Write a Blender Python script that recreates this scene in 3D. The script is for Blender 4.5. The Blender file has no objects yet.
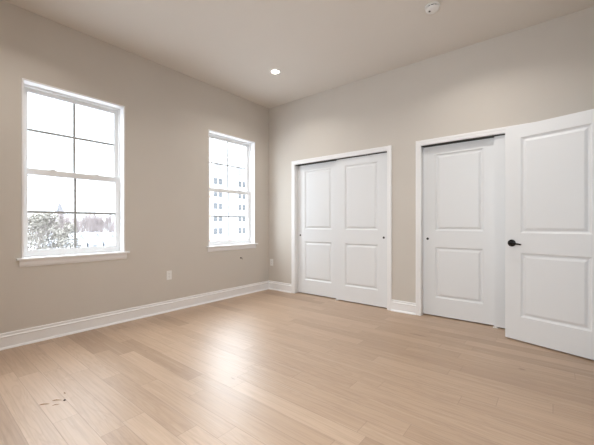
import bpy, bmesh, math, random
from mathutils import Vector, Matrix, noise

scene = bpy.context.scene
COL = scene.collection
PI = math.pi

# ------------------------------------------------------------------ camera
CAM = (3.816, -3.9635, 1.1131)
YAW = math.radians(38.855)
cd = bpy.data.cameras.new('camera')
cd.sensor_fit = 'HORIZONTAL'
cd.sensor_width = 36.0
cd.lens = 317.64 * 36.0 / 594.0
cd.shift_y = (224.23 - 222.5) / 594.0
cd.clip_start = 0.05
cd.clip_end = 600
cam = bpy.data.objects.new('camera', cd)
cam.location = CAM
cam.rotation_euler = (PI / 2, 0, YAW)
COL.objects.link(cam)
scene.camera = cam

# ------------------------------------------------------------------ sky and exposure
SKY_LOW = 1.8          # cloud near the horizon
SKY_HIGH = 6.5         # cloud overhead
SKY_GLOW = 7.5        # bright sky patch outside the window views, added for floor sheen
GLOW_DIR = (-0.586, 0.586, 0.559)
SKY_REAR = 6.0         # unseen brightening behind the viewer, added as room fill
REAR_DIR = (0.15, -0.93, 0.33)
w = bpy.data.worlds.new('overcast_sky')
scene.world = w
w.use_nodes = True
nt = w.node_tree
nt.nodes.clear()
o_ = nt.nodes.new('ShaderNodeOutputWorld')
bg = nt.nodes.new('ShaderNodeBackground')
tc = nt.nodes.new('ShaderNodeTexCoord')
mp = nt.nodes.new('ShaderNodeMapping')
mp.inputs['Scale'].default_value = (2.0, 2.0, 7.0)
nz = nt.nodes.new('ShaderNodeTexNoise')
nz.inputs['Scale'].default_value = 1.6
nz.inputs['Detail'].default_value = 4
cr = nt.nodes.new('ShaderNodeValToRGB')
cr.color_ramp.elements[0].position = 0.3
cr.color_ramp.elements[0].color = (0.82, 0.90, 1.0, 1)
cr.color_ramp.elements[1].position = 0.75
cr.color_ramp.elements[1].color = (0.90, 0.955, 1, 1)
nt.links.new(tc.outputs['Generated'], mp.inputs['Vector'])
nt.links.new(mp.outputs['Vector'], nz.inputs['Vector'])
nt.links.new(nz.outputs['Fac'], cr.inputs['Fac'])
nt.links.new(cr.outputs['Color'], bg.inputs['Color'])
sx = nt.nodes.new('ShaderNodeSeparateXYZ')
nt.links.new(tc.outputs['Generated'], sx.inputs[0])


def maprange(src, f0, f1, t0, t1):
    m_ = nt.nodes.new('ShaderNodeMapRange')
    m_.interpolation_type = 'SMOOTHSTEP'
    for k_, v_ in zip(('From Min', 'From Max', 'To Min', 'To Max'), (f0, f1, t0, t1)):
        m_.inputs[k_].default_value = v_
    nt.links.new(src, m_.inputs['Value'])
    return m_.outputs[0]


dt = nt.nodes.new('ShaderNodeVectorMath')
dt.operation = 'DOT_PRODUCT'
dt.inputs[1].default_value = GLOW_DIR
nt.links.new(tc.outputs['Generated'], dt.inputs[0])
ad = nt.nodes.new('ShaderNodeMath')
ad.operation = 'ADD'
nt.links.new(maprange(sx.outputs[2], 0.34, 0.80, SKY_LOW, SKY_HIGH), ad.inputs[0])
nt.links.new(maprange(dt.outputs['Value'], 0.905, 0.99, 0.0, SKY_GLOW), ad.inputs[1])
d2 = nt.nodes.new('ShaderNodeVectorMath')
d2.operation = 'DOT_PRODUCT'
d2.inputs[1].default_value = REAR_DIR
nt.links.new(tc.outputs['Generated'], d2.inputs[0])
a2 = nt.nodes.new('ShaderNodeMath')
a2.operation = 'ADD'
nt.links.new(ad.outputs[0], a2.inputs[0])
nt.links.new(maprange(d2.outputs['Value'], 0.35, 0.95, 0.0, SKY_REAR), a2.inputs[1])
nt.links.new(a2.outputs[0], bg.inputs['Strength'])
nt.links.new(bg.outputs[0], o_.inputs[0])

scene.view_settings.view_transform = 'Standard'
scene.view_settings.look = 'None'
scene.view_settings.gamma = 1.0
scene.view_settings.use_curve_mapping = False
scene.view_settings.exposure = 0.69
try:
    scene.cycles.max_bounces = 14
    scene.cycles.diffuse_bounces = 10
    scene.cycles.glossy_bounces = 4
    scene.cycles.transparent_max_bounces = 16
    scene.cycles.use_denoising = True
    scene.cycles.sample_clamp_indirect = 30.0
    scene.cycles.caustics_reflective = False
    scene.cycles.caustics_refractive = False
except Exception:
    pass

LAMP_W = 6.0          # each recessed ceiling lamp


def portal(name, loc, rot, sx, sy):
    l = bpy.data.lights.new(name, 'AREA')
    l.shape = 'RECTANGLE'
    l.size = sx
    l.size_y = sy
    l.cycles.is_portal = True
    o = bpy.data.objects.new(name, l)
    o.location = loc
    o.rotation_euler = rot
    COL.objects.link(o)


# ------------------------------------------------------------------ room numbers
H = 3.107
RX = 4.25             # right wall
RY = -4.62            # rear wall
TW = 0.12             # partition thickness
TE = 0.17             # outside wall thickness
WZ0, WZ1 = 0.80, 2.465
WIN = [(-3.277, -2.366), (-1.235, -0.328)]
REAR_FILLWIN = (2.55, 3.95, 0.8, 2.46)
HEAD = 2.07
CLOSETS = [(0.58, 2.135), (2.565, 4.115)]
DOORWAY = (-1.30, -0.485)

portal('window_portal', (-0.2, -2.82, 1.63), (0, -PI / 2, 0), 1.66, 0.9)
portal('window_portal', (-0.2, -0.78, 1.63), (0, -PI / 2, 0), 1.66, 0.9)
portal('window_portal', (3.25, RY - 0.2, 1.63), (PI / 2, 0, 0), 1.4, 1.66)


# ------------------------------------------------------------------ materials
def mat(name, color, rough=0.5, metal=0.0, var=0.0, vscale=8.0, bump=0.0, bscale=200.0, spec=0.5, emit=None, stretch=(1, 1, 1)):
    m = bpy.data.materials.new(name)
    m.use_nodes = True
    t = m.node_tree
    b = t.nodes['Principled BSDF']
    b.inputs['Base Color'].default_value = (*color, 1)
    b.inputs['Roughness'].default_value = rough
    b.inputs['Metallic'].default_value = metal
    b.inputs['Specular IOR Level'].default_value = spec
    if emit:
        b.inputs['Emission Color'].default_value = (*emit[0], 1)
        b.inputs['Emission Strength'].default_value = emit[1]
    g = t.nodes.new('ShaderNodeNewGeometry')
    mpn = t.nodes.new('ShaderNodeMapping')
    mpn.inputs['Scale'].default_value = stretch
    t.links.new(g.outputs['Position'], mpn.inputs['Vector'])
    if var > 0:
        n = t.nodes.new('ShaderNodeTexNoise')
        n.inputs['Scale'].default_value = vscale
        n.inputs['Detail'].default_value = 4
        r = t.nodes.new('ShaderNodeValToRGB')
        r.color_ramp.elements[0].position = 0.3
        r.color_ramp.elements[1].position = 0.7
        r.color_ramp.elements[0].color = (*[c * (1 - var) for c in color], 1)
        r.color_ramp.elements[1].color = (*[min(1, c * (1 + var)) for c in color], 1)
        t.links.new(mpn.outputs['Vector'], n.inputs['Vector'])
        t.links.new(n.outputs['Fac'], r.inputs['Fac'])
        t.links.new(r.outputs['Color'], b.inputs['Base Color'])
    if bump > 0:
        n2 = t.nodes.new('ShaderNodeTexNoise')
        n2.inputs['Scale'].default_value = bscale
        n2.inputs['Detail'].default_value = 3
        bp = t.nodes.new('ShaderNodeBump')
        bp.inputs['Strength'].default_value = bump
        bp.inputs['Distance'].default_value = 0.001
        t.links.new(mpn.outputs['Vector'], n2.inputs['Vector'])
        t.links.new(n2.outputs['Fac'], bp.inputs['Height'])
        t.links.new(bp.outputs['Normal'], b.inputs['Normal'])
    return m


WALLC = (0.60, 0.56, 0.51)
M = {
    'wall': mat('greige_wall_paint', WALLC, 0.75, var=0.012, vscale=2.5, bump=0.15, bscale=260, spec=0.3),
    'ceiling': mat('ceiling_paint', (0.69, 0.65, 0.60), 0.85, var=0.01, vscale=2.0, bump=0.12, bscale=220, spec=0.2),
    'trim': mat('white_trim_paint', (0.84, 0.84, 0.845), 0.35, bump=0.06, bscale=90),
    'door': mat('white_door_paint', (0.76, 0.775, 0.79), 0.42, bump=0.10, bscale=60, stretch=(1, 1, 0.12)),
    'vinyl': mat('white_window_vinyl', (0.80, 0.81, 0.82), 0.35, bump=0.03, bscale=60),
    'grille': mat('backlit_grey_grille', (0.50, 0.50, 0.51), 0.4, bump=0.03),  # white grille bars; their backlit shade is put into the colour
    'track': mat('dark_track_metal', (0.06, 0.055, 0.05), 0.45, 0.6, bump=0.05),
    'black': mat('black_hardware', (0.012, 0.011, 0.011), 0.28, 0.7, bump=0.03),
    'pull': mat('dark_bronze_pull', (0.02, 0.016, 0.014), 0.6, bump=0.03),
    'plastic': mat('white_plastic', (0.80, 0.79, 0.77), 0.4, bump=0.03),
    'slot': mat('dark_slot', (0.08, 0.075, 0.07), 0.6, bump=0.03),
    'steel': mat('brushed_steel', (0.55, 0.55, 0.54), 0.35, 0.9, bump=0.05),
    'dark': mat('unlit_closet_paint', WALLC, 0.8, bump=0.1),
    'splinter': mat('wood_splinter', (0.36, 0.21, 0.11), 0.7, var=0.3, vscale=60, bump=0.2),
    'crumb': mat('dark_debris', (0.06, 0.045, 0.04), 0.8, var=0.3, vscale=60, bump=0.2),
    'lamp': mat('lit_lamp_lens', (1, 1, 1), 0.5, emit=((1.0, 0.93, 0.84), 9.0)),
    # outdoors
    'snow': mat('old_snow', (0.44, 0.445, 0.46), 0.9, var=0.12, vscale=0.25, bump=0.3, bscale=1.5),
    'roofsnow': mat('snowy_roof', (0.33, 0.34, 0.365), 0.9, var=0.10, vscale=0.8, bump=0.3, bscale=3),
    'fascia': mat('white_fascia', (0.80, 0.80, 0.80), 0.7, bump=0.1),
    'rowwall': mat('pale_rowhouse_siding', (0.30, 0.29, 0.30), 0.85, var=0.1, vscale=0.6, bump=0.2, bscale=4),
    'apt': mat('pale_apartment_render', (0.66, 0.66, 0.67), 0.85, var=0.03, vscale=0.4, bump=0.2, bscale=3),
    'aptorange': mat('orange_cladding', (0.62, 0.40, 0.29), 0.85, var=0.06, vscale=0.6, bump=0.2, bscale=3),
    'brick': mat('pink_brick', (0.42, 0.26, 0.24), 0.9, var=0.25, vscale=1.6, bump=0.4, bscale=5),
    'aptframe': mat('grey_window_surround', (0.20, 0.20, 0.21), 0.6, bump=0.05),
    'aptglass': mat('apartment_glass', (0.08, 0.085, 0.09), 0.3, bump=0.02),
    'bark': mat('winter_bark', (0.11, 0.095, 0.085), 0.9, var=0.25, vscale=3, bump=0.4, bscale=20),
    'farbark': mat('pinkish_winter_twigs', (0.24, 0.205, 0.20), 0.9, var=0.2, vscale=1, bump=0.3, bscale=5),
    'leaf': mat('frosted_leaves', (0.20, 0.185, 0.16), 0.8, var=0.35, vscale=1.5, bump=0.2, bscale=20),
    'cable': mat('weathered_cable', (0.09, 0.09, 0.095), 0.7, bump=0.1),
    'steeple': mat('slate_steeple', (0.12, 0.12, 0.13), 0.8, var=0.1, vscale=2, bump=0.3, bscale=5),
}


def glass_mat():
    m = bpy.data.materials.new('window_glass')
    m.use_nodes = True
    t = m.node_tree
    t.nodes.clear()
    out = t.nodes.new('ShaderNodeOutputMaterial')
    mx = t.nodes.new('ShaderNodeMixShader')
    tr = t.nodes.new('ShaderNodeBsdfTransparent')
    gl = t.nodes.new('ShaderNodeBsdfGlossy')
    lw = t.nodes.new('ShaderNodeLayerWeight')
    lw.inputs['Blend'].default_value = 0.5
    pw = t.nodes.new('ShaderNodeMath')
    pw.operation = 'POWER'
    pw.inputs[1].default_value = 5.0
    fr = t.nodes.new('ShaderNodeMath')
    fr.operation = 'MULTIPLY_ADD'
    fr.inputs[1].default_value = 0.9
    fr.inputs[2].default_value = 0.04
    t.links.new(lw.outputs['Facing'], pw.inputs[0])
    t.links.new(pw.outputs[0], fr.inputs[0])
    n = t.nodes.new('ShaderNodeTexNoise')
    n.inputs['Scale'].default_value = 3.0
    r = t.nodes.new('ShaderNodeValToRGB')
    r.color_ramp.elements[0].color = (0.96, 0.975, 0.97, 1)
    r.color_ramp.elements[1].color = (0.98, 0.985, 0.985, 1)
    t.links.new(n.outputs['Fac'], r.inputs['Fac'])
    t.links.new(r.outputs['Color'], tr.inputs['Color'])
    gl.inputs['Roughness'].default_value = 0.02
    t.links.new(fr.outputs[0], mx.inputs[0])
    t.links.new(tr.outputs[0], mx.inputs[1])
    t.links.new(gl.outputs[0], mx.inputs[2])
    t.links.new(mx.outputs[0], out.inputs[0])
    return m


M['glass'] = glass_mat()


def floor_mat():
    m = bpy.data.materials.new('pale_oak_planks')
    m.use_nodes = True
    t = m.node_tree
    N = t.nodes
    L = t.links
    b = N['Principled BSDF']

    def math_(op, a, c=None, d=None):
        n = N.new('ShaderNodeMath')
        n.operation = op
        for i, v in enumerate((a, c, d)):
            if v is None:
                continue
            if isinstance(v, (int, float)):
                n.inputs[i].default_value = v
            else:
                L.new(v, n.inputs[i])
        return n.outputs[0]

    def comb(x, y, z):
        n = N.new('ShaderNodeCombineXYZ')
        for i, v in enumerate((x, y, z)):
            if isinstance(v, (int, float)):
                n.inputs[i].default_value = v
            else:
                L.new(v, n.inputs[i])
        return n.outputs[0]

    def mixc(fac, a, c, mode='MIX'):
        n = N.new('ShaderNodeMix')
        n.data_type = 'RGBA'
        n.blend_type = mode
        for i, v in ((0, fac), (6, a), (7, c)):
            if isinstance(v, (int, float)):
                n.inputs[i].default_value = v
            elif isinstance(v, tuple):
                n.inputs[i].default_value = (*v, 1)
            else:
                L.new(v, n.inputs[i])
        return n.outputs[2]

    def ramp(fac, stops):
        n = N.new('ShaderNodeValToRGB')
        e = n.color_ramp.elements
        while len(e) < len(stops):
            e.new(0.5)
        for k, (p, c) in enumerate(stops):
            e[k].position = p
            e[k].color = (*c, 1)
        L.new(fac, n.inputs['Fac'])
        return n.outputs['Color']

    def wn(vec):
        n = N.new('ShaderNodeTexWhiteNoise')
        n.noise_dimensions = '3D'
        L.new(vec, n.inputs['Vector'])
        return n.outputs['Value']

    def nzt(vec, scale, detail=4, dist=0.0):
        n = N.new('ShaderNodeTexNoise')
        n.inputs['Scale'].default_value = scale
        n.inputs['Detail'].default_value = detail
        n.inputs['Distortion'].default_value = dist
        L.new(vec, n.inputs['Vector'])
        return n.outputs['Fac']

    g = N.new('ShaderNodeNewGeometry')
    sp = N.new('ShaderNodeSeparateXYZ')
    L.new(g.outputs['Position'], sp.inputs[0])
    X, Y = sp.outputs[0], sp.outputs[1]
    WID = 0.125
    r = math_('DIVIDE', math_('ADD', Y, 3.44), WID)
    row = math_('FLOOR', r)
    fr = math_('SUBTRACT', r, row)
    rnd = wn(comb(row, 3.0, 1.0))
    rnd2 = wn(comb(row, 8.0, 5.0))
    LEN = math_('MULTIPLY_ADD', rnd2, 0.5, 0.85)
    c = math_('DIVIDE', math_('MULTIPLY_ADD', rnd, 3.0, X), LEN)
    col = math_('FLOOR', c)
    fc = math_('SUBTRACT', c, col)
    pid = wn(comb(row, col, 0.0))
    pid2 = wn(comb(row, col, 7.0))
    ex = math_('MULTIPLY', math_('MINIMUM', fc, math_('SUBTRACT', 1.0, fc)), LEN)
    ey = math_('MULTIPLY', math_('MINIMUM', fr, math_('SUBTRACT', 1.0, fr)), WID)
    edge = math_('MINIMUM', ex, ey)
    mr = N.new('ShaderNodeMapRange')
    mr.inputs['From Min'].default_value = 0.0004
    mr.inputs['From Max'].default_value = 0.0022
    mr.inputs['To Min'].default_value = 1.0
    mr.inputs['To Max'].default_value = 0.0
    L.new(edge, mr.inputs['Value'])
    groove = mr.outputs[0]

    base = ramp(pid, [(0.0, (0.375, 0.255, 0.170)), (0.15, (0.435, 0.302, 0.205)), (0.6, (0.475, 0.335, 0.232)), (1.0, (0.515, 0.370, 0.262))])
    # fine straight grain along the plank
    gv = comb(math_('MULTIPLY_ADD', pid, 17.0, math_('MULTIPLY', X, 1.3)), math_('MULTIPLY', Y, 34.0), math_('MULTIPLY', pid2, 9.0))
    grain = nzt(gv, 2.2, 5, 0.4)
    gcol = ramp(grain, [(0.30, (0.86, 0.84, 0.82)), (0.55, (1, 1, 1)), (0.75, (1.05, 1.05, 1.05))])
    c1 = mixc(1.0, base, gcol, 'MULTIPLY')
    # cathedral figure: bands of a slowly bending field
    fv = comb(math_('MULTIPLY_ADD', pid2, 13.0, math_('MULTIPLY', X, 0.9)), math_('MULTIPLY', Y, 7.0), math_('MULTIPLY', pid, 5.0))
    fig = nzt(fv, 1.4, 2, 0.3)
    bands = math_('SINE', math_('MULTIPLY', fig, 85.0))
    b01 = math_('MULTIPLY_ADD', bands, 0.5, 0.5)
    figm = math_('MULTIPLY', math_('POWER', b01, 3.0), math_('MULTIPLY', math_('GREATER_THAN', pid2, 0.35), 0.16))
    c2 = mixc(figm, c1, (0.27, 0.165, 0.10))
    # pale streaks
    st = nzt(comb(math_('MULTIPLY', X, 0.8), math_('MULTIPLY', Y, 12.0), pid), 2.0, 3)
    c3 = mixc(math_('MULTIPLY', math_('GREATER_THAN', st, 0.62), 0.10), c2, (0.68, 0.56, 0.44))
    # three knots where the boards show them
    kn = None
    for (kx, ky, sx_, sy_) in ((2.76, -0.715, 0.10, 0.018), (1.024, -2.622, 0.012, 0.008), (2.02, -2.47, 0.03, 0.008), (3.63, -0.98, 0.03, 0.018)):
        dx = math_('DIVIDE', math_('SUBTRACT', X, kx), sx_)
        dy = math_('DIVIDE', math_('SUBTRACT', Y, ky), sy_)
        d = math_('ADD', math_('MULTIPLY', dx, dx), math_('MULTIPLY', dy, dy))
        k = math_('MAXIMUM', 0.0, math_('SUBTRACT', 1.0, d))
        kn = k if kn is None else math_('MAXIMUM', kn, k)
    c4 = mixc(math_('MULTIPLY', kn, 0.6), c3, (0.17, 0.10, 0.065))
    c5 = mixc(math_('MULTIPLY', groove, 0.55), c4, (0.20, 0.13, 0.085))
    L.new(c5, b.inputs['Base Color'])
    rg = math_('MULTIPLY_ADD', grain, 0.10, 0.35)
    L.new(rg, b.inputs['Roughness'])
    b.inputs['Specular IOR Level'].default_value = 0.9
    h = math_('SUBTRACT', math_('MULTIPLY', grain, 0.12), groove)
    bp = N.new('ShaderNodeBump')
    bp.inputs['Strength'].default_value = 0.35
    bp.inputs['Distance'].default_value = 0.0012
    L.new(h, bp.inputs['Height'])
    L.new(bp.outputs['Normal'], b.inputs['Normal'])
    return m


M['floor'] = floor_mat()


# ------------------------------------------------------------------ mesh helpers
class MB:
    def __init__(self):
        self.v = []
        self.f = []

    def quad(self, *pts):
        n = len(self.v)
        self.v += [tuple(p) for p in pts]
        self.f.append(tuple(range(n, n + len(pts))))

    def box(self, x0, x1, y0, y1, z0, z1):
        n = len(self.v)
        self.v += [(x0, y0, z0), (x1, y0, z0), (x1, y1, z0), (x0, y1, z0), (x0, y0, z1), (x1, y0, z1), (x1, y1, z1), (x0, y1, z1)]
        for q in ((0, 3, 2, 1), (4, 5, 6, 7), (0, 1, 5, 4), (1, 2, 6, 5), (2, 3, 7, 6), (3, 0, 4, 7)):
            self.f.append(tuple(n + i for i in q))
        return self

    def sweep(self, path, prof, frame, closed=False, caps=True):
        """prof points (a, b) laid at every path station; frame(i) gives the two direction vectors"""
        n0 = len(self.v)
        k = len(prof)
        for i, p in enumerate(path):
            A, B = frame(i)
            for (a, b_) in prof:
                self.v.append(tuple(Vector(p) + A * a + B * b_))
        m = len(path)
        for i in range(m if closed else m - 1):
            j = (i + 1) % m
            for q in range(k):
                r = (q + 1) % k
                self.f.append((n0 + i * k + q, n0 + i * k + r, n0 + j * k + r, n0 + j * k + q))
        if caps and not closed:
            self.f.append(tuple(n0 + q for q in range(k))[::-1])
            self.f.append(tuple(n0 + (m - 1) * k + q for q in range(k)))
        return self

    def tube(self, pts, rad, seg=8, caps=True):
        pts = [Vector(p) for p in pts]
        rs = rad if isinstance(rad, (list, tuple)) else [rad] * len(pts)
        n0 = len(self.v)
        up = Vector((0, 0, 1))
        for i, p in enumerate(pts):
            t = (pts[min(i + 1, len(pts) - 1)] - pts[max(i - 1, 0)]).normalized()
            a = t.cross(up)
            if a.length < 1e-3:
                a = t.cross(Vector((1, 0, 0)))
            a.normalize()
            b_ = t.cross(a).normalized()
            for q in range(seg):
                th = 2 * PI * q / seg
                self.v.append(tuple(p + (a * math.cos(th) + b_ * math.sin(th)) * rs[i]))
        for i in range(len(pts) - 1):
            for q in range(seg):
                r = (q + 1) % seg
                self.f.append((n0 + i * seg + q, n0 + i * seg + r, n0 + (i + 1) * seg + r, n0 + (i + 1) * seg + q))
        if caps:
            self.f.append(tuple(n0 + q for q in range(seg))[::-1])
            self.f.append(tuple(n0 + (len(pts) - 1) * seg + q for q in range(seg)))
        return self

    def lathe(self, prof, axis=(0, 0, 1), org=(0, 0, 0), seg=40):
        ax = Vector(axis).normalized()
        a = ax.orthogonal().normalized()
        b_ = ax.cross(a)
        n0 = len(self.v)
        for (r, h) in prof:
            for q in range(seg):
                th = 2 * PI * q / seg
                self.v.append(tuple(Vector(org) + ax * h + (a * math.cos(th) + b_ * math.sin(th)) * max(r, 1e-5)))
        for i in range(len(prof) - 1):
            for q in range(seg):
                r = (q + 1) % seg
                self.f.append((n0 + i * seg + q, n0 + i * seg + r, n0 + (i + 1) * seg + r, n0 + (i + 1) * seg + q))
        self.f.append(tuple(n0 + q for q in range(seg))[::-1])
        self.f.append(tuple(n0 + (len(prof) - 1) * seg + q for q in range(seg)))
        return self

    def build(self, name, m, parent=None, bevel=0.0, seg=2, smooth=False, recalc=True):
        me = bpy.data.meshes.new(name)
        me.from_pydata(self.v, [], self.f)
        if recalc:
            bm = bmesh.new()
            bm.from_mesh(me)
            bmesh.ops.recalc_face_normals(bm, faces=bm.faces)
            bm.to_mesh(me)
            bm.free()
        me.materials.append(m)
        if smooth:
            for p in me.polygons:
                p.use_smooth = True
        o = bpy.data.objects.new(name, me)
        COL.objects.link(o)
        if parent:
            o.parent = parent
        if bevel:
            bv = o.modifiers.new('bevel', 'BEVEL')
            bv.width = bevel
            bv.segments = seg
            bv.limit_method = 'ANGLE'
            bv.angle_limit = math.radians(35)
            bv.harden_normals = False
        return o


def tag(o, label=None, cat=None, group=None, kind=None):
    if label:
        o['label'] = label
    if cat:
        o['category'] = cat
    if group:
        o['group'] = group
    if kind:
        o['kind'] = kind
    return o


def empty(name, loc=(0, 0, 0), rz=0):
    o = bpy.data.objects.new(name, None)
    o.location = loc
    o.rotation_euler = (0, 0, rz)
    o.empty_display_size = 0.1
    COL.objects.link(o)
    return o


def copy_tree(o, parent=None):
    c = o.copy()
    COL.objects.link(c)
    c.parent = parent
    for ch in [x for x in COL.objects if x.parent == o]:
        copy_tree(ch, c)
    return c


def slab_with_holes(b, axis, t0, t1, u0, u1, z0, z1, holes):
    """wall slab whose thickness runs t0..t1 along `axis`; holes = (u0,u1,z0,z1)"""
    us = sorted({u0, u1, *[h[0] for h in holes], *[h[1] for h in holes]})
    zs = sorted({z0, z1, *[h[2] for h in holes], *[h[3] for h in holes]})
    for i in range(len(us) - 1):
        # merge vertically where possible
        run = None
        for j in range(len(zs) - 1):
            cu, cz = (us[i] + us[i + 1]) / 2, (zs[j] + zs[j + 1]) / 2
            solid = not any(h[0] < cu < h[1] and h[2] < cz < h[3] for h in holes)
            if solid and run is None:
                run = zs[j]
            if (not solid or j == len(zs) - 2) and run is not None:
                end = zs[j + 1] if solid else zs[j]
                if axis == 0:
                    b.box(t0, t1, us[i], us[i + 1], run, end)
                else:
                    b.box(us[i], us[i + 1], t0, t1, run, end)
                run = None


S = 'structure'
# ------------------------------------------------------------------ shell
HX = 5.6   # hall beyond the doorway
b = MB().box(-TE, HX + 0.1, RY - TE, 0.85, -0.12, 0.0)
tag(b.build('floor', M['floor']), 'pale oak plank floor with a satin sheen', 'floor', kind=S)
b = MB().box(-TE, HX + 0.1, RY - TE, 0.85, H, H + 0.15)
tag(b.build('ceiling', M['ceiling']), 'smooth beige painted ceiling', 'ceiling', kind=S)

b = MB()
slab_with_holes(b, 0, -TE, 0, RY - TE, 0.85, 0, H, [(a - 0.001, c + 0.001, WZ0 - 0.02, WZ1 + 0.001) for a, c in WIN])
tag(b.build('wall_left', M['wall']), 'greige painted wall holding the two windows', 'wall', kind=S)
b = MB()
slab_with_holes(b, 1, 0, TW, 0, RX, 0, H, [(a - 0.018, c + 0.018, -0.01, HEAD + 0.018) for a, c in CLOSETS])
tag(b.build('wall_back', M['wall']), 'greige painted wall holding the two closets', 'wall', kind=S)
b = MB()
slab_with_holes(b, 0, RX, RX + TW, RY, 0.85, 0, H, [(DOORWAY[0] - 0.018, DOORWAY[1] + 0.018, -0.01, HEAD + 0.018)])
tag(b.build('wall_right', M['wall']), 'greige painted wall with the doorway the open door hangs in', 'wall', kind=S)
b = MB()
slab_with_holes(b, 1, RY - TE, RY, 0, RX, 0, H, [REAR_FILLWIN])
tag(b.build('wall_rear', M['wall']), 'greige painted wall behind the viewer with an added fill window', 'wall', kind=S)
b = MB()
b.box(0, RX, 0.75, 0.85, 0, H)
b.box(2.28, 2.40, TW, 0.75, 0, H)
tag(b.build('wall_closet', M['dark']), 'painted walls inside the closets', 'wall', kind=S)
b = MB()
b.box(RX + TW, HX, -2.3, -2.2, 0, H)
b.box(RX + TW, HX, 0.2, 0.3, 0, H)
b.box(HX, HX + 0.1, -2.3, 0.3, 0, H)
tag(b.build('wall_hall', M['wall']), 'painted walls of the hall outside the doorway', 'wall', kind=S)

# unseen rear window (behind the viewer), added to let in fill light
b = MB()
x0, x1, z0, z1 = REAR_FILLWIN
for a, c, e, f in ((x0, x1, z0, z0 + 0.05), (x0, x1, z1 - 0.05, z1), (x0, x0 + 0.05, z0, z1), (x1 - 0.05, x1, z0, z1), ((x0 + x1) / 2 - 0.04, (x0 + x1) / 2 + 0.04, z0, z1)):
    b.box(a, c, RY - 0.14, RY - 0.06, e, f)
wr = tag(b.build('fill_window', M['vinyl']), 'unseen white framed window added behind the viewer for fill light', 'window', kind=S)
MB().box(x0 + 0.02, x1 - 0.02, RY - 0.102, RY - 0.098, z0 + 0.02, z1 - 0.02).build('pane', M['glass'], wr)

# ------------------------------------------------------------------ baseboards
BPROF = [(0, 0), (0.014, 0), (0.014, 0.100), (0.0165, 0.104), (0.0175, 0.109), (0.015, 0.113), (0.0075, 0.116), (0.0065, 0.121), (0.008, 0.128), (0.0095, 0.134), (0.008, 0.140), (0.0, 0.143)]
SPROF = [(0.013, 0), (0.028, 0), (0.0275, 0.006), (0.025, 0.012), (0.020, 0.017), (0.013, 0.020)]


def baseboard(name, runs, label):
    """runs: (p0, p1, inward normal, mitre0, mitre1)"""
    root = None
    for which, prof in (('b', BPROF), ('s', SPROF)):
        b = MB()
        for (p0, p1, nrm, m0, m1) in runs:
            p0, p1, nrm = Vector(p0), Vector(p1), Vector(nrm)
            d = (p1 - p0).normalized()
            fr = lambda i: ((nrm + d * (m0 if i == 0 else -m1)), Vector((0, 0, 1)))
            b.sweep([p0, p1], prof, fr)
        if which == 'b':
            root = tag(b.build(name, M['trim']), label, 'baseboard', kind=S)
        else:
            b.build('shoe_moulding', M['trim'], root)
    return root


CW = 0.061
baseboard('baseboard_left', [((0, RY, 0), (0, 0, 0), (1, 0, 0), 1, 1)], 'white baseboard with shoe moulding under the two windows')
baseboard('baseboard_back', [((0, 0, 0), (CLOSETS[0][0] - CW, 0, 0), (0, -1, 0), 1, 0),
                             ((CLOSETS[0][1] + CW, 0, 0), (CLOSETS[1][0] - CW, 0, 0), (0, -1, 0), 0, 0)],
          'white baseboard pieces beside and between the two closets')
baseboard('baseboard_right', [((RX, 0, 0), (RX, DOORWAY[1] + CW, 0), (-1, 0, 0), 0, 0), ((RX, DOORWAY[0] - CW, 0), (RX, RY, 0), (-1, 0, 0), 0, 1)],
          'white baseboard along the doorway wall')
baseboard('baseboard_rear', [((RX, RY, 0), (0, RY, 0), (0, 1, 0), 1, 1)], 'white baseboard behind the viewer')

# ------------------------------------------------------------------ door casings (trim) with jambs
CPROF = [(0, 0), (0.010, 0), (0.011, 0.006), (0.013, 0.012), (0.013, 0.030), (0.0155, 0.036), (0.0165, 0.044), (0.0165, 0.056), (0.014, 0.061), (0, 0.061)]


def casing(name, org, uax, nrm, width, label, depth, track=False):
    """opening from org along uax by width; nrm points into the room"""
    org, U, Nn = Vector(org), Vector(uax), Vector(nrm)
    Z = Vector((0, 0, 1))
    b = MB()
    path = [org, org + Z * HEAD, org + U * width + Z * HEAD, org + U * width]
    outs = [-U, (-U + Z), (U + Z), U]
    b.sweep(path, CPROF, lambda i: (Nn, outs[i]))
    t = tag(b.build(name, M['trim']), label, 'door casing', kind=S)
    j = MB()

    def bx(u0, u1, d0, d1, z0, z1):
        p = org + U * u0 - Nn * d0 + Z * z0
        q = org + U * u1 - Nn * d1 + Z * z1
        j.box(min(p.x, q.x), max(p.x, q.x), min(p.y, q.y), max(p.y, q.y), min(p.z, q.z), max(p.z, q.z))
    bx(-0.018, 0, -0.001, depth, 0, HEAD)
    bx(width, width + 0.018, -0.001, depth, 0, HEAD)
    bx(-0.018, width + 0.018, -0.001, depth, HEAD, HEAD + 0.018)
    j.build('jamb', M['trim'], t)
    if track:
        j = MB()
        bx(0, width, 0.022, 0.025, HEAD - 0.012, HEAD)
        bx(0, width, 0.022, 0.112, HEAD - 0.004, HEAD)
        bx(0, width, 0.109, 0.112, HEAD - 0.012, HEAD)
        bx(0, width, 0.066, 0.069, HEAD - 0.010, HEAD)
        j.build('sliding_track', M['track'], t)
    return t


casing('trim_1', (CLOSETS[0][0], 0, 0), (1, 0, 0), (0, -1, 0), CLOSETS[0][1] - CLOSETS[0][0], 'white casing around the closet nearer the room corner', TW, True)
casing('trim_2', (CLOSETS[1][0], 0, 0), (1, 0, 0), (0, -1, 0), CLOSETS[1][1] - CLOSETS[1][0], 'white casing around the closet partly hidden by the open door', TW, True)
casing('trim_3', (RX, DOORWAY[0], 0), (0, 1, 0), (-1, 0, 0), DOORWAY[1] - DOORWAY[0], 'white casing around the doorway of the open door', TW)


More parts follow.
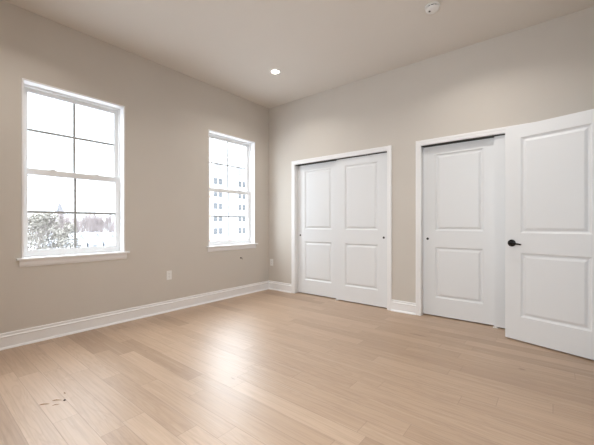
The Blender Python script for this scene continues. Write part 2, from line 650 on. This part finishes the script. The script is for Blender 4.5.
# ------------------------------------------------------------------ doors
def leaf_mesh(w, h, t, panels):
    """moulded two panel leaf: x 0..w, y 0 (front) .. t, z 0..h"""
    b = MB()
    rings = [(0.0, 0.0), (0.002, 0.0050), (0.008, 0.0095), (0.014, 0.0140), (0.023, 0.0145), (0.026, 0.0135), (0.038, 0.0055), (0.043, 0.0040), (0.045, 0.0015)]
    for face in (0, 1):
        Y = (lambda d: d) if face == 0 else (lambda d: t - d)
        xs = [0, panels[0][0], panels[0][1], w]
        zs = [0]
        for p in panels:
            zs += [p[2], p[3]]
        zs += [h]
        for i in range(3):
            for j in range(len(zs) - 1):
                if i == 1 and j % 2 == 1:
                    continue
                b.quad((xs[i], Y(0), zs[j]), (xs[i + 1], Y(0), zs[j]), (xs[i + 1], Y(0), zs[j + 1]), (xs[i], Y(0), zs[j + 1]))
        for (a, c, e, f) in panels:
            prev = None
            for (ins, d) in rings:
                cur = [(a + ins, Y(d), e + ins), (c - ins, Y(d), e + ins), (c - ins, Y(d), f - ins), (a + ins, Y(d), f - ins)]
                if prev:
                    for q in range(4):
                        r = (q + 1) % 4
                        b.quad(prev[q], prev[r], cur[r], cur[q])
                prev = cur
            b.quad(*prev)
    b.quad((0, 0, 0), (0, t, 0), (0, t, h), (0, 0, h))
    b.quad((w, 0, 0), (w, t, 0), (w, t, h), (w, 0, h))
    b.quad((0, 0, 0), (w, 0, 0), (w, t, 0), (0, t, 0))
    b.quad((0, 0, h), (w, 0, h), (w, t, h), (0, t, h))
    return b


def weld(o):
    bm = bmesh.new()
    bm.from_mesh(o.data)
    bmesh.ops.remove_doubles(bm, verts=bm.verts, dist=1e-5)
    bmesh.ops.recalc_face_normals(bm, faces=bm.faces)
    bm.to_mesh(o.data)
    bm.free()


DZ = 0.013
DW = 0.787


def closet_door(name, x, y, px, label, right):
    h = 2.056 - DZ
    pans = [(px[0], px[1], 0.228 - DZ, 0.838 - DZ), (px[0], px[1], 1.035 - DZ, 1.955 - DZ)]
    o = leaf_mesh(DW, h, 0.035, pans).build(name, M['door'])
    weld(o)
    o.location = (x, y, DZ)
    bv = o.modifiers.new('bevel', 'BEVEL')
    bv.width = 0.0015
    bv.segments = 2
    bv.limit_method = 'ANGLE'
    bv.angle_limit = math.radians(60)
    tag(o, label, 'closet door', kind=S)
    cx = DW - 0.058 if right else 0.052
    p = MB().lathe([(0.0, -0.0006), (0.0095, -0.0008), (0.0105, -0.0022), (0.0135, -0.0028), (0.0150, -0.0012), (0.0150, 0.0)], (0, 1, 0), (cx, 0, 0.936 - DZ), 28)
    p.build('finger_pull', M['pull'], o, smooth=True)
    return o


P_ = (0.142, DW - 0.142)
closet_door('door_1', CLOSETS[0][0] + 0.004, 0.072, P_, 'white two panel sliding closet door nearest the room corner, the rear leaf of its pair', False)
closet_door('door_2', CLOSETS[0][1] - 0.004 - DW, 0.03, P_, 'white two panel sliding closet door with its pull beside the right casing', True)
closet_door('door_3', CLOSETS[1][0] + 0.004, 0.072, P_, 'white two panel sliding closet door just left of the open door', False)
closet_door('door_4', CLOSETS[1][1] - 0.004 - DW, 0.03, P_, 'white sliding closet door mostly hidden behind the open door', True)

for i, (cx, lab) in enumerate([(1.350, 'small white floor guide under the overlap of the closet doors nearer the room corner'), (3.335, 'small white floor guide beside the bottom corner of the open door')]):
    b = MB()
    b.box(cx - 0.022, cx + 0.022, 0.018, 0.112, 0.0, 0.004)
    b.box(cx - 0.012, cx + 0.012, 0.020, 0.028, 0.004, 0.022)
    b.box(cx - 0.014, cx + 0.014, 0.0664, 0.0705, 0.004, 0.022)
    b.box(cx - 0.014, cx + 0.014, 0.1085, 0.112, 0.004, 0.022)
    tag(b.build('door_guide', M['plastic'], bevel=0.001), lab, 'door guide')

# the hinged open door
ODW = 0.772
th = math.radians(-17.09)
hgt = 2.048 - DZ
door = leaf_mesh(ODW, hgt, 0.035, [(0.134, 0.638, 0.238 - DZ, 0.843 - DZ), (0.134, 0.638, 1.032 - DZ, 1.934 - DZ)]).build('door_5', M['door'])
weld(door)
bv = door.modifiers.new('bevel', 'BEVEL')
bv.width = 0.002
bv.segments = 2
bv.limit_method = 'ANGLE'
bv.angle_limit = math.radians(60)
door.location = (3.452, -0.262, DZ)
door.rotation_euler = (0, 0, th)
tag(door, 'white two panel hinged door standing open with a black lever handle', 'door', kind=S)


def lever(side):
    """side 0: visible face (y<0), 1: far face"""
    s = -1 if side == 0 else 1
    y0 = 0.0 if side == 0 else 0.035
    hx, hz = 0.058, 0.932 - DZ
    rose = MB().lathe([(0.0345, 0.0), (0.0345, 0.004), (0.033, 0.007), (0.029, 0.0095), (0.016, 0.0115), (0.0125, 0.014), (0.0115, 0.030), (0.0125, 0.036)], (0, s, 0), (hx, y0, hz), 40)
    name = rose.build('door_handle', M['black'], door, smooth=True)
    tag(name, 'black round rose with a slim lever')
    pts, rr = [], []
    for k in range(15):
        u = k / 14
        ux = -0.012 + 0.108 * u
        yy = y0 + s * (0.040 + 0.010 * math.sin(u * PI * 0.9))
        zz = hz - 0.010 * u * u
        pts.append((hx + ux, yy, zz))
        rr.append(0.0125 * (1 - 0.52 * u))
    rr[0] = 0.007
    lv = MB().tube(pts, rr, 14)
    # flatten towards a blade
    lv.v = [(x, y0 + s * 0.045 + (y - (y0 + s * 0.045)) * 0.62, z) for x, y, z in lv.v]
    lv.build('lever', M['black'], name, smooth=True)


lever(0)
lever(1)
lp = MB().box(-0.0008, 0.0006, 0.006, 0.029, 0.875, 0.965)
lp.build('latch_plate', M['black'], door)
for hz in (0.18, 1.0, 1.82):
    hb = MB().tube([(ODW + 0.004, 0.040, hz), (ODW + 0.004, 0.040, hz + 0.09)], 0.0065, 14)
    hb.box(ODW - 0.03, ODW + 0.004, 0.0345, 0.0365, hz, hz + 0.09)
    hb.build('hinge', M['black'], door)


# ------------------------------------------------------------------ windows
def window(name, y0, y1, label):
    root = empty(name, (0, y0, WZ0))
    tag(root, label, 'window', kind=S)
    inv = Vector((0, -y0, -WZ0))

    def put(b, nm, m, parent=root, bevel=0.0015, base=(0, 0, 0)):
        off = Vector((0, y0, WZ0))
        b.v = [tuple(Vector(v) - off) for v in b.v]
        return b.build(nm, M[m], parent, bevel=bevel)
    LT = 0.017
    b = MB()
    b.box(-0.092, 0.004, y0, y0 + LT, WZ0, WZ1)
    b.box(-0.092, 0.004, y1 - LT, y1, WZ0, WZ1)
    b.box(-0.092, 0.004, y0 + LT, y1 - LT, WZ1 - LT, WZ1)
    put(b, 'jamb_liner', 'trim')
    # stool with horns and rounded nose
    b = MB()
    b.box(-0.092, 0.001, y0 + 0.001, y1 - 0.001, WZ0 - 0.019, WZ0)
    b.box(0.0005, 0.036, y0 - 0.038, y1 + 0.042, WZ0 - 0.019, WZ0)
    put(b, 'window_sill', 'trim', bevel=0.005)
    b = MB()
    b.sweep([(0, y0 - 0.016, WZ0 - 0.019), (0, y1 + 0.016, WZ0 - 0.019)], [(0, 0), (0.016, 0), (0.016, -0.008), (0.0135, -0.014), (0.0135, -0.046), (0.010, -0.056), (0.006, -0.064), (0, -0.066)],
            lambda i: (Vector((1, 0, 0)), Vector((0, 0, 1))))
    put(b, 'apron', 'trim', bevel=0)
    # vinyl frame
    a, c, e, f = y0 + LT, y1 - LT, WZ0, WZ1 - LT
    b = MB()
    for (d0, d1, wd) in ((-0.122, -0.093, 0.012), (-0.165, -0.122, 0.020)):
        b.box(d0, d1, a, a + wd, e, f)
        b.box(d0, d1, c - wd, c, e, f)
        b.box(d0, d1, a + wd, c - wd, f - wd - 0.006, f)
        b.box(d0, d1, a + wd, c - wd, e, e + 0.014 if d0 > -0.13 else e + 0.03)
    put(b, 'window_frame', 'vinyl')

    def sash(x_in, x_out, ya, yb, za, zb, st, rb, rt, midz):
        b = MB()
        b.box(x_out, x_in, ya, ya + st, za, zb)
        b.box(x_out, x_in, yb - st, yb, za, zb)
        b.box(x_out, x_in, ya + st, yb - st, za, za + rb)
        b.box(x_out, x_in, ya + st, yb - st, zb - rt, zb)
        # glazing bead
        g0, g1, g2, g3 = ya + st, yb - st, za + rb, zb - rt
        xm = (x_in + x_out) / 2
        for (p, q, r, s_) in ((g0, g0 + 0.006, g2, g3), (g1 - 0.006, g1, g2, g3), (g0 + 0.006, g1 - 0.006, g2, g2 + 0.006), (g0 + 0.006, g1 - 0.006, g3 - 0.006, g3)):
            b.box(xm - 0.006, x_in - 0.006, p, q, r, s_)
        s = put(b, 'sash', 'vinyl')
        b = MB().box(xm - 0.002, xm + 0.002, g0 - 0.004, g1 + 0.004, g2 - 0.004, g3 + 0.004)
        put(b, 'pane', 'glass', s, bevel=0)
        b = MB()
        yc = (g0 + g1) / 2
        b.box(xm - 0.007, xm - 0.0025, yc - 0.0105, yc + 0.0105, g2, g3)
        b.box(xm - 0.0068, xm - 0.0027, g0, g1, midz - 0.0105, midz + 0.0105)
        put(b, 'muntin', 'grille', s, bevel=0)
        return s
    lower = sash(-0.095, -0.120, a + 0.010, c - 0.010, WZ0 + 0.012, 1.652, 0.032, 0.048, 0.052, 1.233)
    upper = sash(-0.124, -0.149, a + 0.012, c - 0.012, 1.602, f - 0.022, 0.034, 0.046, 0.030, 2.030)
    for yy in (y0 + 0.26, y1 - 0.26):
        k = MB()
        k.box(-0.118, -0.098, yy - 0.028, yy + 0.028, 1.652, 1.657)
        k.lathe([(0.012, 1.657), (0.012, 1.664), (0.008, 1.668)], (0, 0, 1), (-0.108, yy, 0), 20)
        k.box(-0.111, -0.104, yy, yy + 0.026, 1.659, 1.666)
        put(k, 'sash_lock', 'vinyl', bevel=0.001)
    return root


window('window_1', *WIN[0], 'white double hung window nearer the viewer with bare trees and roofs outside')
window('window_2', *WIN[1], 'white double hung window near the room corner with an apartment block outside')


# ------------------------------------------------------------------ small fixtures
def outlet(loc, rz, label):
    r = empty('wall_outlet', loc, rz)      # local: x across, y into the room is negative, z up
    tag(r, label, 'outlet')
    MB().box(-0.035, 0.035, -0.0055, 0, -0.0575, 0.0575).build('cover_plate', M['plastic'], r, bevel=0.003)
    for dz in (-0.0195, 0.0195):
        f = MB()
        n = 20
        pr = []
        for k in range(n):
            an = 2 * PI * k / n
            pr.append((max(-0.0145, min(0.0145, 0.0172 * math.cos(an))), max(-0.0125, min(0.0125, 0.0172 * math.sin(an)))))
        f.sweep([(0, -0.0055, dz), (0, -0.0075, dz)], pr, lambda i: (Vector((1, 0, 0)), Vector((0, 0, 1))))
        fo = f.build('receptacle', M['plastic'], r)
        s = MB()
        s.box(-0.0068, -0.0052, -0.0079, -0.0074, dz - 0.001, dz + 0.0075)
        s.box(0.0048, 0.0062, -0.0079, -0.0074, dz + 0.000, dz + 0.0065)
        s.lathe([(0.0024, 0), (0.0024, 0.0005)], (0, -1, 0), (0, -0.0074, dz - 0.0065), 12)
        s.build('slots', M['slot'], fo)
    MB().lathe([(0.003, 0), (0.0028, 0.001)], (0, -1, 0), (0, -0.0055, 0), 12).build('screw', M['steel'], r)
    return r


outlet((0, -1.831, 0.463), PI / 2, 'white wall outlet below and between the two windows')
outlet((0.068, 0, 0.462), 0, 'white wall outlet in the room corner beside the closet casing')

# black coax stub under the corner window
r = empty('cable_jack', (0, -0.637, 0.586))
tag(r, 'tiny black cable stub poking from the wall under the corner window', 'cable jack')
MB().lathe([(0.010, 0), (0.010, 0.002), (0.006, 0.003), (0.006, 0.018), (0.0045, 0.020)], (1, 0, 0), (0, 0, 0), 20).build('connector', M['black'], r)
MB().tube([(0.018, 0, 0), (0.03, 0, -0.002), (0.036, 0.002, -0.012), (0.038, 0.004, -0.020)], 0.003, 10).build('cable', M['black'], r, smooth=True)

for zz, lab in ((1.084, 'upper of two small screw anchors right of the corner window'), (0.976, 'lower of two small screw anchors right of the corner window')):
    MBo = MB().lathe([(0.007, 0), (0.007, 0.003), (0.0045, 0.005), (0.0045, 0.009)], (1, 0, 0), (0, 0, 0), 16).build('wall_anchor', M['steel'])
    MBo.location = (0, -0.283, zz)
    tag(MBo, lab, 'wall anchor')


def downlight(x, y, label, group=None):
    r = empty('ceiling_light', (x, y, H))
    tag(r, label, 'ceiling light', group)
    MB().lathe([(0.069, 0.0), (0.069, -0.003), (0.064, -0.006), (0.053, -0.007), (0.050, -0.004), (0.050, 0.0)], (0, 0, 1), (0, 0, 0), 48).build('trim_ring', M['plastic'], r, smooth=True)
    MB().lathe([(0.0495, -0.0035), (0.0495, -0.0055), (0.03, -0.0062), (0.0, -0.0065)], (0, 0, 1), (0, 0, 0), 40).build('lens', M['lamp'], r, smooth=True)
    l = bpy.data.lights.new('lamp_light', 'AREA')
    l.shape = 'DISK'
    l.size = 0.09
    l.energy = LAMP_W
    l.color = (1.0, 0.96, 0.91)
    l.spread = math.radians(140)
    o = bpy.data.objects.new('lamp_light', l)
    o.location = (0, 0, -0.012)
    o.parent = r
    COL.objects.link(o)


downlight(0.993, -0.912, 'lit round recessed ceiling light near the room corner')
downlight(3.25, -0.912, 'lit recessed ceiling light above the doorway side of the room', 'recessed lights out of view')
downlight(0.993, -3.4, 'lit recessed ceiling light above the near window', 'recessed lights out of view')
downlight(3.25, -3.4, 'lit recessed ceiling light above the viewer', 'recessed lights out of view')

# smoke detector
r = empty('smoke_detector', (2.957, -0.92, H))
tag(r, 'white round smoke detector on the ceiling', 'smoke detector')
MB().lathe([(0.068, 0), (0.068, -0.006), (0.066, -0.009), (0.060, -0.010)], (0, 0, 1), (0, 0, 0), 48).build('base_ring', M['plastic'], r, smooth=True)
MB().lathe([(0.052, -0.008), (0.052, -0.016), (0.050, -0.020)], (0, 0, 1), (0, 0, 0), 40).build('vent_band', M['slot'], r)
MB().lathe([(0.058, -0.0195), (0.060, -0.022), (0.059, -0.030), (0.053, -0.037), (0.040, -0.041), (0.0, -0.043)], (0, 0, 1), (0, 0, 0), 48).build('cap', M['plastic'], r, smooth=True)
b = MB()
for k in range(12):
    a = 2 * PI * k / 12
    c_, s_ = math.cos(a), math.sin(a)
    b.tube([(0.056 * c_, 0.056 * s_, -0.008), (0.056 * c_, 0.056 * s_, -0.022)], 0.003, 6)
tag(b.build('vent_grille', M['plastic'], r), kind='stuff')
MB().lathe([(0.009, -0.040), (0.009, -0.0445), (0.007, -0.0455)], (0, 0, 1), (-0.022, -0.012, 0), 20).build('test_button', M['slot'], r, smooth=True)

# bits of wood debris on the floor
random.seed(4)
SPL = [((1.372, -3.415), 0.055, 0.0038, 1.05, 'long thin wood splinter lying on the floor, the leftmost of the scattered bits'),
       ((1.377, -3.352), 0.05, 0.0036, 0.95, 'dark thin wood splinter in the middle of the scattered bits on the floor'),
       ((1.435, -3.372), 0.035, 0.003, 1.2, 'short pale wood splinter nearest the viewer among the scattered bits'),
       ((1.318, -3.295), 0.022, 0.004, 0.4, 'small wood chip farthest right among the scattered bits')]
for (x, y), ln, wd, an, lab in SPL:
    b = MB()
    pts = []
    for k in range(6):
        u = k / 5
        pts.append(((u - 0.5) * ln, 0.004 * math.sin(u * 5), 0.0022 + 0.001 * math.sin(u * 3)))
    b.tube(pts, [0.0006, wd * 0.45, wd * 0.5, wd * 0.4, wd * 0.3, 0.0005], 6)
    o = b.build('wood_splinter', M['splinter'])
    o.location = (x, y, 0)
    o.rotation_euler = (0, 0, an)
    tag(o, lab, 'wood splinter', 'wood splinters on the floor')
b = MB()
b.lathe([(0.001, 0.0), (0.006, 0.0015), (0.0065, 0.004), (0.004, 0.0065), (0.001, 0.007)], (0, 0, 1), (0, 0, 0), 7)
o = b.build('debris_crumb', M['crumb'])
o.location = (1.415, -3.322, 0)
tag(o, 'tiny dark crumb beside the wood splinters on the floor', 'crumb')

# ------------------------------------------------------------------ outdoors
GZ = -6.5
b = MB()
n = 40
x0, x1, y0, y1 = -170, -TE - 0.3, -60, 150
for i in range(n):
    for j in range(n):
        xa, xb = x0 + (x1 - x0) * i / n, x0 + (x1 - x0) * (i + 1) / n
        ya, yb = y0 + (y1 - y0) * j / n, y0 + (y1 - y0) * (j + 1) / n
        hh = lambda x, y: GZ + 0.5 * noise.noise(Vector((x * 0.05, y * 0.05, 0)))
        b.quad((xa, ya, hh(xa, ya)), (xb, ya, hh(xb, ya)), (xb, yb, hh(xb, yb)), (xa, yb, hh(xa, yb)))
g = b.build('ground', M['snow'], smooth=True)
tag(g, 'snow covered ground outside the windows', 'ground', kind=S)


def branches(b, p, d, ln, r, lvl, rng, seg, spread, kids, up=0.25):
    q = []
    cur = Vector(p)
    dd = Vector(d)
    q.append(cur.copy())
    st = 3
    for k in range(st):
        dd = (dd + Vector((rng.uniform(-1, 1), rng.uniform(-1, 1), rng.uniform(-0.6, 1) * up)) * 0.16).normalized()
        cur = cur + dd * ln / st
        q.append(cur.copy())
    b.tube(q, [r * (1 - 0.45 * k / st) for k in range(st + 1)], seg, caps=False)
    tips = []
    if lvl == 0:
        return [q[-1]]
    for k in range(kids):
        t = rng.uniform(0.35, 1.0) if k else 1.0
        base = q[0].lerp(q[-1], t) if t < 1 else q[-1]
        i_ = min(st - 1, int(t * st))
        base = q[i_].lerp(q[i_ + 1], t * st - i_) if t < 1 else q[-1]
        v = (dd + Vector((rng.uniform(-1, 1), rng.uniform(-1, 1), rng.uniform(-0.3, 0.9))) * spread).normalized()
        tips += branches(b, base, v, ln * rng.uniform(0.55, 0.8), r * 0.5, lvl - 1, rng, seg, spread, kids, up)
    return tips


def bare_tree(seed, h, name, m, lvl=5, kids=4, spread=0.8):
    rng = random.Random(seed)
    b = MB()
    tips = branches(b, (0, 0, 0), (0, 0, 1), h * 0.34, h * 0.020, lvl, rng, 3, spread, kids)
    zz = max(v[2] for v in b.v)
    s = h / zz
    b.v = [(x * s, y * s, z * s) for x, y, z in b.v]
    return b.build(name, m, smooth=False, recalc=False), [t * s for t in tips]


# far row of bare trees
protos = []
for q in range(3):
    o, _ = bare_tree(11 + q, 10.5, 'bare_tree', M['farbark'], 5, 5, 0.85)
    me = o.data
    wd = max(max(abs(v.co.x), abs(v.co.y)) for v in me.vertices)
    for v in me.vertices:
        v.co.x *= 1.75 / wd
        v.co.y *= 1.75 / wd
    protos.append(o)
rng = random.Random(5)
k = 0
for rowi in range(-1, 5):
    for i in range(6):
        o = protos[k] if k < 3 else protos[k % 3].copy()
        if k >= 3:
            COL.objects.link(o)
        x = -90 - rowi * 4.4
        y = 14.6 + rowi * 1.6 + i * 3.7 + (1.8 if rowi % 2 else 0)
        sc_ = rng.uniform(1.04, 1.2) * (0.78 if rowi == -1 else 1)
        o.location = (x, y, GZ - 0.2)
        o.scale = (1, 1, sc_)
        o.rotation_euler = (0, 0, rng.choice((0, PI / 2, PI, 1.5 * PI)))
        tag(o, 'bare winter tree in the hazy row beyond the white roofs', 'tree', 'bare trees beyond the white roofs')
        k += 1


def leafy_tree(name, loc, h, w, seed, nleaf, label, bark='bark', leafsize=0.16, low=0.15, cat='tree'):
    root = empty(name, loc)
    tag(root, label, cat)
    rng = random.Random(seed)
    b = MB()
    tips = branches(b, (0, 0, 0), (0, 0, 1), h * 0.42, h * 0.018, 4, rng, 4, 0.75, 4)
    zz = max(v[2] for v in b.v)
    ww = max(max(abs(v[0]), abs(v[1])) for v in b.v)
    sx, sz = w / ww, h / zz
    b.v = [(x * sx, y * sx, z * sz) for x, y, z in b.v]
    b.build('branches', M[bark], root, recalc=False)
    lf = MB()
    for t in range(nleaf):
        u = rng.random() ** 0.8
        z = h * (low + (0.93 - low) * u)
        rad = w * (1.0 - 0.55 * u ** 1.6) * math.sqrt(rng.random())
        an = rng.uniform(0, 2 * PI)
        c = Vector((rad * math.cos(an), rad * math.sin(an), z))
        # leave holes so that the crown reads as clumps
        if noise.noise(c * (2.2 / w)) < -0.08:
            continue
        a1 = Vector((rng.uniform(-1, 1), rng.uniform(-1, 1), rng.uniform(-0.5, 0.5))).normalized()
        a2 = a1.cross(Vector((rng.uniform(-1, 1), rng.uniform(-1, 1), rng.uniform(-1, 1)))).normalized()
        s = leafsize * rng.uniform(0.5, 1.2)
        lf.quad(c - a1 * s, c + a2 * s * 0.45, c + a1 * s, c - a2 * s * 0.45)
    lf.build('foliage', M['leaf'], root, recalc=False)
    return root


leafy_tree('leafy_tree', (-22.0, 1.75, GZ), 9.0, 1.75, 3, 5200, 'tall frosted tree at the left of the near window view', leafsize=0.13, low=0.25)
leafy_tree('leafy_tree', (-27.0, 4.35, GZ), 8.3, 1.5, 8, 3600, 'lower rounded tree just right of the tall frosted tree outside', leafsize=0.13, low=0.2)
o, _ = bare_tree(31, 9.6, 'bare_tree', M['bark'], 4, 4, 0.7)
o.location = (-18.5, 0.9, GZ)
o.scale = (0.35, 0.35, 0.97)
tag(o, 'thin dark twiggy tree rising above the frosted tree outside', 'tree')

# church steeple
r = empty('church_steeple', (-110, 25.2, GZ))
tag(r, 'small dark pyramid church steeple on the horizon outside', 'steeple')
MB().box(-0.8, 0.8, -0.8, 0.8, 0, 10.6).build('tower', M['rowwall'], r)
b = MB()
for a, c in (((-1.1, -1.1), (1.1, -1.1)), ((1.1, -1.1), (1.1, 1.1)), ((1.1, 1.1), (-1.1, 1.1)), ((-1.1, 1.1), (-1.1, -1.1))):
    b.quad((*a, 10.6), (*c, 10.6), (0, 0, 14.2))
b.quad((-1.1, -1.1, 10.6), (1.1, -1.1, 10.6), (1.1, 1.1, 10.6), (-1.1, 1.1, 10.6))
b.build('spire', M['steeple'], r)


# sawtooth roofed houses under snow
def row_house(x, y, wd, zt, label):
    r = empty('row_house', (x, y, GZ))
    tag(r, label, 'house', 'snowy row houses outside the near window')
    h = zt - GZ
    lo = h - 1.9
    dp = 8.0
    b = MB()
    b.v = [(0, 0, 0), (0, wd, 0), (0, wd, lo), (0, 0, lo), (-dp, 0, 0), (-dp, wd, 0), (-dp, wd, lo), (-dp, 0, lo), (0, wd * 0.55, h - 0.1), (-dp, wd * 0.55, h - 0.1)]
    b.f = [(0, 1, 2, 8, 3), (4, 7, 9, 6, 5), (0, 3, 7, 4), (1, 5, 6, 2)]
    b.build('wall', M['roofsnow'], r)
    b = MB()
    t = 0.12
    for (ya, za, yb, zb) in ((-0.12, lo - 0.1, wd * 0.55, h), (wd * 0.55, h, wd + 0.12, lo - 0.1)):
        b.quad((0.3, ya, za), (0.3, yb, zb), (-dp, yb, zb), (-dp, ya, za))
        b.quad((0.3, ya, za - t), (0.3, yb, zb - t), (-dp, yb, zb - t), (-dp, ya, za - t))
        b.quad((0.3, ya, za - t), (0.3, yb, zb - t), (0.3, yb, zb), (0.3, ya, za))
    b.build('roof', M['roofsnow'], r)
    b = MB()
    b.quad((0.34, -0.15, lo - 0.3), (0.34, wd * 0.55, h - 0.15), (0.34, wd * 0.55, h + 0.12), (0.34, -0.15, lo - 0.02))
    b.quad((0.30, -0.15, lo - 0.3), (0.30, wd * 0.55, h - 0.15), (0.30, wd * 0.55, h + 0.12), (0.30, -0.15, lo - 0.02))
    b.build('fascia', M['fascia'], r)
    MB().box(0.0, 0.06, wd * 0.3, wd * 0.3 + 0.7, lo - 1.8, lo - 0.7).build('window', M['aptglass'], r)
    MB().box(-2.6, -1.9, wd * 0.7, wd * 0.7 + 0.6, lo, h + 0.1).build('chimney', M['rowwall'], r)


for i in range(8):
    row_house(-70, 13.0 + i * 2.95 + 1.0, 2.6, -0.85 + 0.12 * (i % 3), 'narrow gabled house under snow in the row outside the near window')

# lower flat roofed building nearer
r = empty('flat_roof_building', (-46, 8, GZ))
tag(r, 'low flat roofed building under snow in front of the row houses', 'building')
MB().box(-9, 9, -4, 16, 0, 2.6).build('wall', M['roofsnow'], r)
MB().box(-9.3, 9.3, -4.3, 16.3, 2.6, 2.9).build('roof', M['roofsnow'], r)
for k, (x, y) in enumerate(((0.5, 1.6), (1.5, 6.4), (-3, 10.6))):
    b = MB().box(x - 0.6, x + 0.6, y - 0.45, y + 0.45, 2.9, 3.75)
    b.lathe([(0.35, 3.75), (0.35, 3.95)], (0, 0, 1), (x, y, 0), 16)
    b.build('rooftop_unit', M['aptframe'], r, bevel=0.03)

# overhead cables across the near window view, strung between two poles
P0 = (-15.0, -6.5)
P1 = (-15.0, 8.8)
for px, py, lab in ((*P0, 'utility pole left of the near window view'), (*P1, 'utility pole right of the near window view')):
    r = empty('utility_pole', (px, py, GZ))
    tag(r, lab, 'utility pole')
    MB().tube([(-0.2, 0, 0), (-0.2, 0, 9.9)], [0.16, 0.11], 12).build('pole', M['bark'], r)
    MB().box(-0.26, -0.03, -0.9, 0.9, 9.5, 9.62).build('crossarm', M['bark'], r)
for dz, lab in ((3.35, 'upper overhead cable crossing the near window view'), (2.45 + 0.35, 'lower overhead cable crossing the near window view')):
    pts = []
    for k in range(25):
        u = k / 24
        pts.append((-15, P0[1] + (P1[1] - P0[1]) * u, dz + 0.25 - 1.0 * 4 * u * (1 - u) * 0.25))
    tag(MB().tube(pts, 0.018, 6).build('overhead_cable', M['cable'], smooth=True), lab, 'cable')

# apartment block
AX, AY = -58.0, 40.9
r = empty('apartment_building', (AX, AY, GZ))
tag(r, 'pale apartment block with paired windows outside the corner window', 'building')
z = lambda v: v - GZ
MB().box(-14, 0, 0.0, 16.0, 3.9, z(17.2)).build('facade', M['apt'], r)
MB().box(-14, 0.12, -1.6, -0.01, 3.91, z(12.6)).build('corner_cladding', M['aptorange'], r)
MB().box(-14, 0.5, -1.7, 16.3, 0, 3.9).build('brick_base', M['brick'], r)
MB().box(-14.3, 0.35, -0.3, 16.3, z(17.2), z(17.5)).build('parapet', M['fascia'], r)


def apt_window(y, zc, wd, ht):
    f = MB()
    f.box(0.0, 0.10, y - wd / 2 - 0.07, y + wd / 2 + 0.07, zc - ht / 2 - 0.07, zc + ht / 2 + 0.07)
    fo = f.build('window', M['aptframe'], r)
    p = MB()
    p.box(0.10, 0.12, y - wd / 2, y - 0.04, zc - ht / 2, zc - 0.03)
    p.box(0.10, 0.12, y + 0.04, y + wd / 2, zc - ht / 2, zc - 0.03)
    p.box(0.10, 0.12, y - wd / 2, y - 0.04, zc + 0.03, zc + ht / 2)
    p.box(0.10, 0.12, y + 0.04, y + wd / 2, zc + 0.03, zc + ht / 2)
    p.build('pane', M['aptglass'], fo)


for zc in (11.25, 8.3, 5.4, 2.5, -0.5):
    for yw in (42.15, 43.6, 49.6, 51.0):
        apt_window(yw - AY, z(zc), 0.85, 1.35)
# top floor balconies
for yb in (42.9, 49.4):
    b = MB()
    b.box(0, 1.3, yb - AY - 1.4, yb - AY + 1.4, z(13.0), z(13.15))
    b.build('balcony_slab', M['fascia'], r)
    b = MB()
    for q in range(15):
        yy = yb - AY - 1.35 + q * 0.19
        b.box(1.22, 1.26, yy, yy + 0.03, z(13.15), z(14.1))
    b.box(1.20, 1.28, yb - AY - 1.4, yb - AY + 1.4, z(14.1), z(14.18))
    b.build('balcony_railing', M['aptframe'], r)
    b = MB().box(0.0, 0.08, yb - AY - 1.0, yb - AY + 1.0, z(13.15), z(15.3))
    b.build('balcony_door', M['aptframe'], r)
